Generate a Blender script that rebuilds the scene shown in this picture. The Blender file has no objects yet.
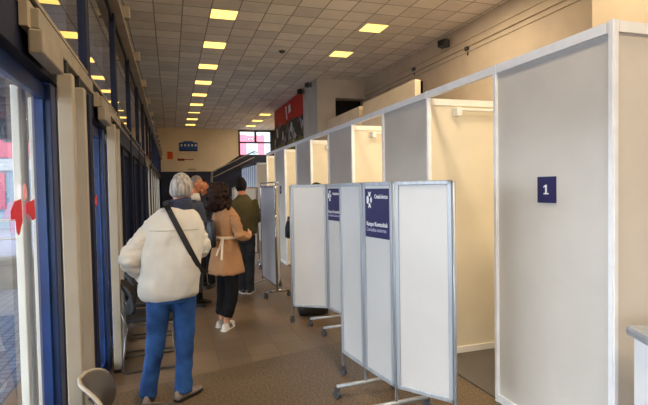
import bpy, bmesh, math, random
from math import sin, cos, pi, radians, sqrt, exp
from mathutils import Vector, Matrix, noise
random.seed(4)
S = bpy.context.scene
COL = S.collection

# ------------------------------------------------------------------ materials
def lin(c):
    def f(v):
        v /= 255.0
        return v / 12.92 if v <= 0.04045 else ((v + 0.055) / 1.055) ** 2.4
    return (f(c[0]), f(c[1]), f(c[2]), 1.0)

def mat(name, rgb, rough=0.6, metal=0.0, var=0.0, vscale=6.0, rgb2=None, bump=0.0, bscale=40.0, spec=0.5, stretch=None, detail=3.0):
    m = bpy.data.materials.new(name); m.use_nodes = True
    nt = m.node_tree; b = nt.nodes['Principled BSDF']
    b.inputs['Base Color'].default_value = lin(rgb)
    b.inputs['Roughness'].default_value = rough
    b.inputs['Metallic'].default_value = metal
    b.inputs['Specular IOR Level'].default_value = spec
    tc = nt.nodes.new('ShaderNodeTexCoord')
    src = tc.outputs['Object']
    if stretch:
        mp = nt.nodes.new('ShaderNodeMapping'); mp.inputs['Scale'].default_value = stretch
        nt.links.new(src, mp.inputs['Vector']); src = mp.outputs['Vector']
    if var > 0 or rgb2:
        n = nt.nodes.new('ShaderNodeTexNoise'); n.inputs['Scale'].default_value = vscale; n.inputs['Detail'].default_value = detail
        nt.links.new(src, n.inputs['Vector'])
        r = nt.nodes.new('ShaderNodeValToRGB')
        r.color_ramp.elements[0].position = 0.35; r.color_ramp.elements[1].position = 0.65
        if rgb2:
            r.color_ramp.elements[0].color = lin(rgb); r.color_ramp.elements[1].color = lin(rgb2)
        else:
            r.color_ramp.elements[0].color = lin([max(0, v * (1 - var)) for v in rgb]); r.color_ramp.elements[1].color = lin([min(255, v * (1 + var)) for v in rgb])
        nt.links.new(n.outputs['Fac'], r.inputs['Fac']); nt.links.new(r.outputs['Color'], b.inputs['Base Color'])
    if bump > 0:
        n2 = nt.nodes.new('ShaderNodeTexNoise'); n2.inputs['Scale'].default_value = bscale; n2.inputs['Detail'].default_value = 4
        nt.links.new(src, n2.inputs['Vector'])
        bp = nt.nodes.new('ShaderNodeBump'); bp.inputs['Strength'].default_value = bump; bp.inputs['Distance'].default_value = 0.01
        nt.links.new(n2.outputs['Fac'], bp.inputs['Height']); nt.links.new(bp.outputs['Normal'], b.inputs['Normal'])
    return m

def emit(name, rgb, strength, var=0.0):
    m = bpy.data.materials.new(name); m.use_nodes = True
    nt = m.node_tree; nt.nodes.clear()
    e = nt.nodes.new('ShaderNodeEmission'); e.inputs['Color'].default_value = lin(rgb); e.inputs['Strength'].default_value = strength
    o = nt.nodes.new('ShaderNodeOutputMaterial'); nt.links.new(e.outputs[0], o.inputs[0])
    return m

def glass(name, tint=(0.9, 0.95, 1.0), gain=1.9, base=0.03):
    m = bpy.data.materials.new(name); m.use_nodes = True
    nt = m.node_tree; nt.nodes.clear()
    t = nt.nodes.new('ShaderNodeBsdfTransparent'); t.inputs['Color'].default_value = (*tint, 1)
    g = nt.nodes.new('ShaderNodeBsdfGlossy'); g.inputs['Roughness'].default_value = 0.0; g.inputs['Color'].default_value = (1, 1, 1, 1)
    fr = nt.nodes.new('ShaderNodeFresnel'); fr.inputs['IOR'].default_value = 1.5
    mu = nt.nodes.new('ShaderNodeMath'); mu.operation = 'MULTIPLY_ADD'; mu.inputs[1].default_value = gain; mu.inputs[2].default_value = base; mu.use_clamp = True
    mx = nt.nodes.new('ShaderNodeMixShader'); o = nt.nodes.new('ShaderNodeOutputMaterial')
    # both faces of the pane count as an outside face
    ge = nt.nodes.new('ShaderNodeNewGeometry')
    iv = nt.nodes.new('ShaderNodeVectorMath'); iv.operation = 'DOT_PRODUCT'
    nt.links.new(ge.outputs['Normal'], iv.inputs[0]); nt.links.new(ge.outputs['Incoming'], iv.inputs[1])
    ab = nt.nodes.new('ShaderNodeMath'); ab.operation = 'ABSOLUTE'; nt.links.new(iv.outputs['Value'], ab.inputs[0])
    om = nt.nodes.new('ShaderNodeMath'); om.operation = 'SUBTRACT'; om.inputs[0].default_value = 1.0; nt.links.new(ab.outputs[0], om.inputs[1])
    pw = nt.nodes.new('ShaderNodeMath'); pw.operation = 'POWER'; pw.inputs[1].default_value = 5.0; nt.links.new(om.outputs[0], pw.inputs[0])
    nt.nodes.remove(fr)
    nt.links.new(pw.outputs[0], mu.inputs[0])
    nt.links.new(mu.outputs[0], mx.inputs[0]); nt.links.new(t.outputs[0], mx.inputs[1]); nt.links.new(g.outputs[0], mx.inputs[2]); nt.links.new(mx.outputs[0], o.inputs[0])
    return m

def grid_mat(name, cell, rgb, line_rgb, line=0.03, off=(0, 0), var=0.06, rough=0.8, speck=None, bound=None, spec=0.5):
    """square tiles with joints; optional speckled stone where bound = (a, b): y < a + b x"""
    m = bpy.data.materials.new(name); m.use_nodes = True
    nt = m.node_tree; b = nt.nodes['Principled BSDF']; N = nt.nodes; L = nt.links
    b.inputs['Roughness'].default_value = rough; b.inputs['Specular IOR Level'].default_value = spec
    tc = N.new('ShaderNodeTexCoord'); sx = N.new('ShaderNodeSeparateXYZ'); L.new(tc.outputs['Object'], sx.inputs[0])
    def M(op, a, c=None, clamp=False):
        n = N.new('ShaderNodeMath'); n.operation = op; n.use_clamp = clamp
        for i, v in enumerate((a, c)):
            if v is None: continue
            if isinstance(v, (int, float)): n.inputs[i].default_value = v
            else: L.new(v, n.inputs[i])
        return n.outputs[0]
    lines = None; ids = []
    for k, o in ((0, off[0]), (1, off[1])):
        u = M('DIVIDE', M('ADD', sx.outputs[k], 100 * cell - o), cell)
        ids.append(M('FLOOR', u))
        fr = M('FRACT', u)
        e = M('MINIMUM', fr, M('SUBTRACT', 1.0, fr))
        l = M('LESS_THAN', e, line)
        lines = l if lines is None else M('MAXIMUM', lines, l)
    cx = N.new('ShaderNodeCombineXYZ'); L.new(ids[0], cx.inputs[0]); L.new(ids[1], cx.inputs[1])
    wn = N.new('ShaderNodeTexWhiteNoise'); wn.noise_dimensions = '2D'; L.new(cx.outputs[0], wn.inputs['Vector'])
    ns = N.new('ShaderNodeTexNoise'); ns.inputs['Scale'].default_value = 3.0; ns.inputs['Detail'].default_value = 5; L.new(tc.outputs['Object'], ns.inputs['Vector'])
    f = M('ADD', M('MULTIPLY', wn.outputs['Value'], 0.5), M('MULTIPLY', ns.outputs['Fac'], 0.5))
    r = N.new('ShaderNodeValToRGB'); L.new(f, r.inputs['Fac'])
    r.color_ramp.elements[0].position = 0.2; r.color_ramp.elements[1].position = 0.8
    r.color_ramp.elements[0].color = lin([v * (1 - var) for v in rgb]); r.color_ramp.elements[1].color = lin([min(255, v * (1 + var)) for v in rgb])
    mx = N.new('ShaderNodeMix'); mx.data_type = 'RGBA'
    L.new(lines, mx.inputs['Factor']); L.new(r.outputs['Color'], mx.inputs['A']); mx.inputs['B'].default_value = lin(line_rgb)
    out = mx.outputs['Result']
    if speck:
        v = N.new('ShaderNodeTexNoise'); v.inputs['Scale'].default_value = 55; v.inputs['Detail'].default_value = 3; v.inputs['Roughness'].default_value = 0.7; L.new(tc.outputs['Object'], v.inputs['Vector'])
        r2 = N.new('ShaderNodeValToRGB'); L.new(v.outputs['Fac'], r2.inputs['Fac'])
        r2.color_ramp.elements[0].position = 0.38; r2.color_ramp.elements[1].position = 0.62
        r2.color_ramp.elements[0].color = lin(speck[0]); r2.color_ramp.elements[1].color = lin(speck[1])
        near = M('LESS_THAN', sx.outputs[1], M('ADD', M('MULTIPLY', sx.outputs[0], bound[1]), bound[0]))
        m2 = N.new('ShaderNodeMix'); m2.data_type = 'RGBA'
        L.new(near, m2.inputs['Factor']); L.new(out, m2.inputs['A']); L.new(r2.outputs['Color'], m2.inputs['B'])
        out = m2.outputs['Result']
    L.new(out, b.inputs['Base Color'])
    return m

def stripe_mat(name, a, b_, axis, period, frac=0.5, rough=0.6, strength=0):
    m = bpy.data.materials.new(name); m.use_nodes = True
    nt = m.node_tree; b = nt.nodes['Principled BSDF']; N = nt.nodes; L = nt.links
    b.inputs['Roughness'].default_value = rough
    tc = N.new('ShaderNodeTexCoord'); sx = N.new('ShaderNodeSeparateXYZ'); L.new(tc.outputs['Object'], sx.inputs[0])
    d = N.new('ShaderNodeMath'); d.operation = 'DIVIDE'; d.inputs[1].default_value = period; L.new(sx.outputs[axis], d.inputs[0])
    f = N.new('ShaderNodeMath'); f.operation = 'FRACT'; L.new(d.outputs[0], f.inputs[0])
    g = N.new('ShaderNodeMath'); g.operation = 'GREATER_THAN'; g.inputs[1].default_value = frac; L.new(f.outputs[0], g.inputs[0])
    mx = N.new('ShaderNodeMix'); mx.data_type = 'RGBA'; L.new(g.outputs[0], mx.inputs['Factor'])
    mx.inputs['A'].default_value = lin(a); mx.inputs['B'].default_value = lin(b_)
    L.new(mx.outputs['Result'], b.inputs['Base Color'])
    return m

M = dict(
    floor=grid_mat('floor_tiles', 0.305, (122, 102, 82), (98, 81, 65), 0.012, (0.09, 0.1), 0.07, 0.36, ((72, 58, 43), (126, 107, 84)), (4.31, 0.27), 0.32),
    ceiling=grid_mat('ceiling_tiles', 0.6, (240, 233, 222), (170, 162, 152), 0.022, (0.95, 10.8), 0.06, 0.9, spec=0.1),
    wall=mat('painted_wall', (205, 188, 164), 0.85, var=0.03, vscale=1.5),
    wall_warm=mat('warm_lit_wall', (226, 206, 174), 0.85, var=0.02, vscale=2),  # lighter wall colour with warm light on pilaster and partitions painted in
    wall_block=mat('painted_block', (208, 200, 188), 0.85, var=0.03, vscale=1.5),
    wall_back=mat('back_wall_paint', (232, 214, 182), 0.85, var=0.03, vscale=0.8),
    wainscot=mat('navy_wainscot', (36, 42, 66), 0.7, var=0.15, vscale=1),
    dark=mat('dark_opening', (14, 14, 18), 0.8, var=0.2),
    blue=mat('blue_painted_steel', (16, 48, 102), 0.35, var=0.10, vscale=5, bump=0.02),
    navy=mat('navy_painted_steel', (13, 20, 42), 0.6, var=0.12, vscale=4, spec=.2),
    seal=mat('black_rubber', (12, 12, 14), 0.6, var=0.2),
    beige=mat('beige_painted_profile', (150, 139, 122), 0.45, var=0.03, vscale=3),
    beige_d=mat('beige_closer', (132, 122, 106), 0.5, var=0.05, vscale=9),
    rail=mat('beige_rail', (146, 132, 112), 0.55, var=0.06, vscale=4),
    glass=glass('door_glass', (0.86, 0.92, 0.96), 1.3, 0.05),
    glass_up=glass('upper_glass', (0.55, 0.6, 0.66), 1.1, 0.07),
    glass_dk=glass('dark_glass', (0.30, 0.33, 0.38), 1.0, 0.05),
    glass_bk=glass('stair_window_glass', (0.95, 0.97, 1.0), 0.6, 0.02),
    alu=mat('brushed_aluminium', (172, 178, 186), 0.38, 0.35, var=0.05, vscale=30, stretch=(1, 1, 0.05)),
    alu_w=mat('white_aluminium', (238, 240, 243), 0.4, 0.1, var=0.02, vscale=8),
    chrome=mat('chrome_tube', (200, 200, 200), 0.15, 0.95, var=0.03),
    panel=mat('white_laminate', (208, 203, 195), 0.34, var=0.015, vscale=2.5, spec=0.6),
    panel_in=mat('cream_laminate', (226, 214, 188), 0.5, var=0.02, vscale=2),
    panel_sc=mat('screen_laminate', (207, 205, 203), 0.3, var=0.012, vscale=2.5, spec=0.6),
    skirt=mat('white_skirting', (236, 232, 222), 0.5, var=0.02),
    carpet=mat('grey_carpet', (118, 112, 104), 0.95, rgb2=(78, 74, 70), vscale=90, bump=0.4, bscale=220, stretch=(1, 2.2, 1), spec=0.1),
    sign=mat('navy_sign', (30, 27, 84), 0.6, var=0.04, vscale=8),
    white=mat('white_print', (240, 240, 244), 0.5, var=0.01),
    lilac=mat('lilac_print', (188, 186, 214), 0.5, var=0.01),
    caster=mat('grey_caster', (66, 68, 72), 0.5, var=0.1),
    black=mat('black_plastic', (20, 20, 22), 0.45, var=0.2, vscale=10),
    red=mat('red_sticker', (196, 16, 40), 0.5, var=0.05),
    pink=mat('faded_pink_sticker', (232, 150, 160), 0.5, var=0.05),
    orange=mat('orange_sheet', (232, 96, 10), 0.6, var=0.04),
    darkred=mat('red_lettering', (150, 46, 30), 0.6, var=0.1),
    plaque=mat('blue_plaque', (30, 78, 150), 0.5, var=0.1, vscale=3),
    tube=emit('ceiling_panel_glow', (255, 200, 100), 2.8),
    lamp=emit('booth_lamp_glow', (255, 214, 140), 6.0),
    handrail=mat('pale_handrail', (150, 140, 124), 0.4, 0.2, var=0.04),
    chair=mat('black_upholstery', (24, 24, 26), 0.7, var=0.25, vscale=30, bump=0.1),
    taupe=mat('taupe_shell', (58, 52, 48), 0.45, var=0.06, vscale=6),
    edge=mat('pale_edge', (214, 208, 198), 0.4, var=0.03),
    paving=grid_mat('outside_paving', 0.12, (108, 114, 130), (66, 72, 90), 0.09, (0, 0), 0.10, 0.6),
    stone=mat('grey_stone', (92, 89, 84), 0.8, var=0.15, vscale=3, bump=0.2),
    clad_pink=mat('pink_cladding', (150, 74, 90), 0.6, var=0.03),
    clad_blue=stripe_mat('pale_blue_cladding', (118, 132, 142), (98, 114, 130), 2, 0.28, 0.12),
    clad_white=mat('white_cladding', (138, 140, 144), 0.6, var=0.02),
    soffit=mat('canopy_soffit', (120, 120, 124), 0.7, var=0.15, vscale=2),
    dkchrome=mat('dull_chrome', (104, 102, 100), .3, .8, var=.05),
    outer=mat('white_outer_profile', (236, 234, 224), .5, var=.02, vscale=3),
    # people
    skin=mat('skin', (206, 148, 118), 0.55, var=0.06, vscale=20, bump=0.03),
    skin_lit=mat('orange_lit_skin', (190, 118, 78), 0.55, var=0.06, vscale=20),  # orange light on the faces is put into this skin colour
    lips=mat('lips', (160, 84, 76), 0.5, var=0.05),
    eye=mat('eye_white', (232, 228, 220), 0.2, var=0.01),
    iris=mat('iris', (46, 30, 22), 0.2, var=0.1),
    hair_grey=mat('silver_hair', (176, 170, 164), 0.7, rgb2=(112, 106, 102), vscale=46, bump=0.5, bscale=80, stretch=(1, 1, 0.3)),
    hair_sp=mat('salt_hair', (150, 136, 122), 0.6, rgb2=(98, 88, 80), vscale=60, bump=0.4, bscale=90),
    hair_dk=mat('dark_brown_hair', (52, 34, 28), 0.55, rgb2=(30, 18, 14), vscale=30, bump=0.3, bscale=50, spec=.12),
    hair_bk=mat('black_hair', (22, 19, 18), 0.6, rgb2=(34, 29, 26), vscale=60, bump=0.3, bscale=90, spec=.12),
    jacket=mat('cream_jacket', (199, 194, 185), 0.75, var=0.03, vscale=5, bump=0.15, bscale=26, spec=0.3),
    navy_cl=mat('navy_knit', (34, 40, 66), 0.85, var=0.1, vscale=30),
    jeans=mat('blue_denim', (20, 42, 84), 0.85, rgb2=(44, 82, 136), vscale=4.5, bump=0.15, bscale=120, spec=0.2),
    strap=mat('black_webbing', (24, 22, 22), 0.7, var=0.2, vscale=60),
    coat=mat('camel_coat', (164, 122, 86), 0.8, var=0.05, vscale=5, bump=0.12, bscale=30, spec=0.2),
    belt=mat('pale_ribbon', (214, 190, 160), 0.7, var=0.04),
    trousers=mat('black_trousers', (22, 22, 25), 0.85, var=0.2, vscale=8, spec=0.2),
    charcoal=mat('charcoal_trousers', (44, 46, 50), 0.85, var=0.15, vscale=8, spec=0.2),
    olive=mat('olive_jacket', (92, 82, 50), 0.8, rgb2=(76, 68, 42), vscale=5, bump=0.1, spec=0.2),
    bluejkt=mat('dark_blue_jacket', (52, 60, 80), 0.8, var=0.1, vscale=8),
    darkjkt=mat('dark_jacket', (36, 32, 32), 0.8, var=0.15, vscale=8),
    shoe_w=mat('white_leather', (232, 228, 220), 0.5, var=0.03),
    shoe_g=mat('grey_brown_suede', (120, 108, 100), 0.8, var=0.08, vscale=20),
    shoe_b=mat('black_leather', (20, 19, 20), 0.45, var=0.2),
    sole_w=mat('white_sole', (220, 216, 208), 0.6, var=0.03),
    bagblk=mat('black_leather_bag', (26, 26, 30), 0.42, var=0.2, vscale=12),
)

# ------------------------------------------------------------------ mesh builder
class MB:
    def __init__(self): self.bm = bmesh.new(); self.mi = 0
    def _tag(self, faces):
        for f in faces: f.material_index = self.mi
    def box(self, x0, x1, y0, y1, z0, z1, mtx=None):
        vs = [self.bm.verts.new((x, y, z)) for z in (z0, z1) for y in (y0, y1) for x in (x0, x1)]
        fs = [self.bm.faces.new([vs[i] for i in q]) for q in ((0, 2, 3, 1), (4, 5, 7, 6), (0, 1, 5, 4), (2, 6, 7, 3), (0, 4, 6, 2), (1, 3, 7, 5))]
        if mtx is not None: bmesh.ops.transform(self.bm, matrix=mtx, verts=vs)
        self._tag(fs); return self
    def quad(self, pts):
        f = self.bm.faces.new([self.bm.verts.new(p) for p in pts]); self._tag([f]); return self
    def prism(self, pts, d):
        """polygon (3D pts) extruded by vector d"""
        d = Vector(d); a = [self.bm.verts.new(p) for p in pts]; b = [self.bm.verts.new(Vector(p) + d) for p in pts]; n = len(pts)
        fs = [self.bm.faces.new(a[::-1]), self.bm.faces.new(b)] + [self.bm.faces.new((a[i], a[(i + 1) % n], b[(i + 1) % n], b[i])) for i in range(n)]
        self._tag(fs); return self
    def rings(self, rings, closed=False):
        R = [[self.bm.verts.new(p) for p in r] for r in rings]; n = len(R[0]); fs = []
        for i in range(len(R) - 1):
            for j in range(n):
                fs.append(self.bm.faces.new((R[i][j], R[i][(j + 1) % n], R[i + 1][(j + 1) % n], R[i + 1][j])))
        if closed:
            for j in range(n): fs.append(self.bm.faces.new((R[-1][j], R[-1][(j + 1) % n], R[0][(j + 1) % n], R[0][j])))
        else:
            fs += [self.bm.faces.new(R[0][::-1]), self.bm.faces.new(R[-1])]
        self._tag(fs); return self
    def tube(self, pts, r, n=10, flat=1.0, up=None):
        """pts polyline, r radius or list; flat scales the second axis"""
        pts = [Vector(p) for p in pts]; rr = r if isinstance(r, (list, tuple)) else [r] * len(pts)
        rings = []; prev = None
        for i, p in enumerate(pts):
            t = (pts[min(i + 1, len(pts) - 1)] - pts[max(i - 1, 0)]).normalized()
            if prev is None:
                u = Vector(up) if up else (Vector((0, 0, 1)) if abs(t.z) < 0.9 else Vector((1, 0, 0)))
                a = (u - t * u.dot(t)).normalized()
            else: a = (prev - t * prev.dot(t)).normalized()
            prev = a; b = t.cross(a)
            rings.append([p + (a * cos(2 * pi * k / n) + b * sin(2 * pi * k / n) * flat) * rr[i] for k in range(n)])
        return self.rings(rings)
    def ell(self, c, r, rot=None, sub=3, fn=None):
        g = bmesh.ops.create_icosphere(self.bm, subdivisions=sub, radius=1.0)
        for v in g['verts']:
            u = v.co.copy()
            if fn: q = Vector(fn(u))
            else: q = Vector((u.x * r[0], u.y * r[1], u.z * r[2]))
            if rot is not None: q = rot @ q
            v.co = q + Vector(c)
        self._tag({f for v in g['verts'] for f in v.link_faces}); return self
    def cyl(self, a, b, r, n=14): return self.tube([a, b], r, n)
    def remesh(self, voxel, smooth=4):
        bmesh.ops.recalc_face_normals(self.bm, faces=self.bm.faces)
        me = bpy.data.meshes.new('tmp'); self.bm.to_mesh(me); o = bpy.data.objects.new('tmp', me); COL.objects.link(o)
        md = o.modifiers.new('r', 'REMESH'); md.mode = 'VOXEL'; md.voxel_size = voxel; md.use_smooth_shade = True
        sm = o.modifiers.new('s', 'SMOOTH'); sm.iterations = smooth; sm.factor = 0.5
        dg = bpy.context.evaluated_depsgraph_get(); dg.update()
        me2 = bpy.data.meshes.new_from_object(o.evaluated_get(dg))
        bpy.data.objects.remove(o); bpy.data.meshes.remove(me)
        self.bm.free(); self.bm = bmesh.new(); self.bm.from_mesh(me2); bpy.data.meshes.remove(me2)
        return self
    def wrinkle(self, amp, freq, stretch=(1, 1, 1), seed=0):
        self.bm.normal_update()
        mv = []
        for v in self.bm.verts:
            p = Vector((v.co.x * stretch[0], v.co.y * stretch[1], v.co.z * stretch[2])) * freq + Vector((seed, seed * 2, 0))
            mv.append((v, v.co + v.normal * amp * (noise.noise(p) + 0.5 * noise.noise(p * 2.1))))
        for v, c in mv: v.co = c
        return self
    def build(self, name, m, parent=None, smooth=False, bevel=0.0):
        bm = self.bm
        if bevel > 0:
            bmesh.ops.recalc_face_normals(bm, faces=bm.faces)
            es = [e for e in bm.edges if len(e.link_faces) == 2 and e.calc_face_angle(0) > 0.6]
            bmesh.ops.bevel(bm, geom=es, offset=bevel, segments=2, affect='EDGES', profile=0.5, clamp_overlap=True)
        bmesh.ops.recalc_face_normals(bm, faces=bm.faces)
        me = bpy.data.meshes.new(name); bm.to_mesh(me); bm.free()
        for p in me.polygons: p.use_smooth = smooth
        for mm in (m if isinstance(m, (list, tuple)) else [m]): me.materials.append(mm)
        o = bpy.data.objects.new(name, me); COL.objects.link(o)
        if parent is not None: o.parent = parent
        return o

def tag(o, label=None, cat=None, group=None, kind=None):
    if label: o['label'] = label
    if cat: o['category'] = cat
    if group: o['group'] = group
    if kind: o['kind'] = kind
    return o
def struct(o): o['kind'] = 'structure'; return o
def empty(name, loc=(0, 0, 0), rz=0.0):
    o = bpy.data.objects.new(name, None); o.empty_display_size = 0.1; COL.objects.link(o); o.location = loc; o.rotation_euler = (0, 0, rz); return o
def thing(name, label, cat, loc=(0, 0, 0), rz=0.0, group=None): return tag(empty(name, loc, rz), label, cat, group)
def sempty(name, loc=(0, 0, 0), rz=0.0): return struct(empty(name, loc, rz))
def copy_tree(o, parent=None):
    c = o.copy(); COL.objects.link(c); c.parent = parent
    for ch in list(o.children): copy_tree(ch, c)
    return c
def text_mesh(txt, size, align='LEFT'):
    cu = bpy.data.curves.new('t', 'FONT'); cu.body = txt; cu.size = size; cu.align_x = align; cu.extrude = 0.0006; cu.resolution_u = 4
    o = bpy.data.objects.new('t', cu); COL.objects.link(o)
    dg = bpy.context.evaluated_depsgraph_get(); dg.update()
    me = bpy.data.meshes.new_from_object(o.evaluated_get(dg)); bpy.data.objects.remove(o); bpy.data.curves.remove(cu)
    return me
def text(name, txt, size, m, parent, mtx, align='LEFT', sx=1.0, bold=0.0):
    me = text_mesh(txt, size, align)
    if bold:
        bm = bmesh.new(); bm.from_mesh(me)
        base = [f for f in bm.faces]
        for dx, dy in ((bold, 0), (0, bold), (bold, bold)):
            g = bmesh.ops.duplicate(bm, geom=base); bmesh.ops.translate(bm, vec=(dx, dy, 0.0001), verts=[v for v in g['geom'] if isinstance(v, bmesh.types.BMVert)])
        bm.to_mesh(me); bm.free()
    me.transform(Matrix.Diagonal((sx, 1, 1, 1))); me.transform(mtx); me.name = name
    me.materials.clear(); me.materials.append(m)
    o = bpy.data.objects.new(name, me); COL.objects.link(o); o.parent = parent; return o

# ------------------------------------------------------------------ camera (fitted to the photograph)
F, YAW, PITCH, ROLL, H = 478.25, 0.309395, 0.0321649, -0.0184678, 1.6505
fw = Vector((sin(YAW) * cos(PITCH), cos(YAW) * cos(PITCH), -sin(PITCH)))
rt = Vector((cos(YAW), -sin(YAW), 0)); upv = rt.cross(fw)
r2 = rt * cos(ROLL) + upv * sin(ROLL); u2 = -rt * sin(ROLL) + upv * cos(ROLL)
cd = bpy.data.cameras.new('camera'); cam = bpy.data.objects.new('camera', cd); COL.objects.link(cam)
cam.matrix_world = Matrix(((r2.x, u2.x, -fw.x, 0), (r2.y, u2.y, -fw.y, 0), (r2.z, u2.z, -fw.z, H), (0, 0, 0, 1)))
cd.sensor_width = 36; cd.sensor_fit = 'HORIZONTAL'; cd.lens = F * 36 / 648; cd.clip_start = 0.05; cd.clip_end = 300
S.camera = cam

# ------------------------------------------------------------------ setting
HC, XR, YB, XL = 5.6, 7.05, 32.3, -0.61
struct(MB().box(-1.3, XR + .2, -6, YB + 9, -0.12, 0).build('floor', M['floor']))
struct(MB().box(-1.4, XR + .2, -6, YB + .2, HC, HC + .1).build('ceiling', M['ceiling']))
struct(MB().box(XR, XR + .2, -6, 12.42, 0, HC).box(XR, XR + .2, 12.78, YB, 0, HC).box(XR, XR + .2, 12.42, 12.78, 4.68, HC).box(XR + .12, XR + .2, 12.42, 12.78, 0, 4.68).build('wall_right', M['wall']))
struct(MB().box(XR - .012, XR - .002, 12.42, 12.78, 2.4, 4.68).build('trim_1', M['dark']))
# pilaster at upper right and block further down
struct(MB().box(5.4, XR, 3.6, 5.03, 0, HC).build('wall_pilaster', M['wall_warm']))
blk = struct(MB().box(5.15, XR, 16.7, 24.05, 4.93, HC).box(5.15, 5.85, 16.7, 24.05, 0, 4.93).box(5.85, XR, 17.3, 24.05, 0, 4.93).build('wall_block', M['wall_block']))
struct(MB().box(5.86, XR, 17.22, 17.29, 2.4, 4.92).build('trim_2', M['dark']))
# cornice profiles along the right wall
struct(MB().box(XR - .05, XR, 5.03, 16.7, 5.02, 5.06).box(XR - .03, XR, 5.03, 16.7, 4.90, 4.925).build('trim_3', M['wall']))
struct(MB().box(XR - .03, XR, 5.03, 16.7, 5.2, 5.22).build('trim_4', M['wall']))
# partition wall seen above the booths
struct(MB().box(5.0, 5.14, 9.15, 12.05, 0, 3.90).build('wall_partition', M['wall_warm'], bevel=.01))
struct(MB().box(5.0, 5.14, 12.3, 15.1, 0, 3.86).build('wall_partition_far', M['wall_warm'], bevel=.01))
# back wall with navy wainscot rising along the stairs, and a stair window
bw = struct(MB().box(-1.4, 4.45, YB, YB + .2, 0, HC).box(6.7, XR, YB, YB + .2, 0, HC).box(4.45, 6.7, YB, YB + .2, 0, 3.88).box(4.45, 6.7, YB, YB + .2, 5.55, HC).build('wall_back', M['wall_back']))
struct(MB().prism([(-1.4, YB - .01, 0), (XR, YB - .01, 0), (XR, YB - .01, 3.9), (4.45, YB - .01, 3.9), (2.82, YB - .01, 2.82), (-1.4, YB - .01, 2.82)], (0, -.02, 0)).build('trim_5', M['wainscot']))
w1 = sempty('window_1', (5.55, YB, 4.7))
MB().box(-1.15, -1.05, -.04, .06, -.84, .86).box(1.0, 1.5, -.04, .06, -.84, .86).box(-1.1, 1.2, -.04, .06, -.84, -.78).box(-1.1, 1.2, -.04, .06, .76, .86).box(-1.1, 1.1, -.04, .06, -.01, .09).box(-.08, .06, -.04, .06, .05, .8).build('window_frame', M['seal'], w1)
MB().quad([(-1.1, .03, -.8), (1.05, .03, -.8), (1.05, .03, .8), (-1.1, .03, .8)]).build('pane', M['glass_bk'], w1)

# wall behind the camera and booth-side wall, so that light and reflections stay plausible
struct(MB().box(-1.4, XR, -6.2, -6, 0, HC).build('wall_front', M['wall']))

# upper wall above the entrance facade ledge
struct(MB().box(-1.35, -1.2, -6, YB, 3.62, HC).box(-1.35, -.56, -6, YB, 3.55, 3.62).build('wall_left', M['navy']))

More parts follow.
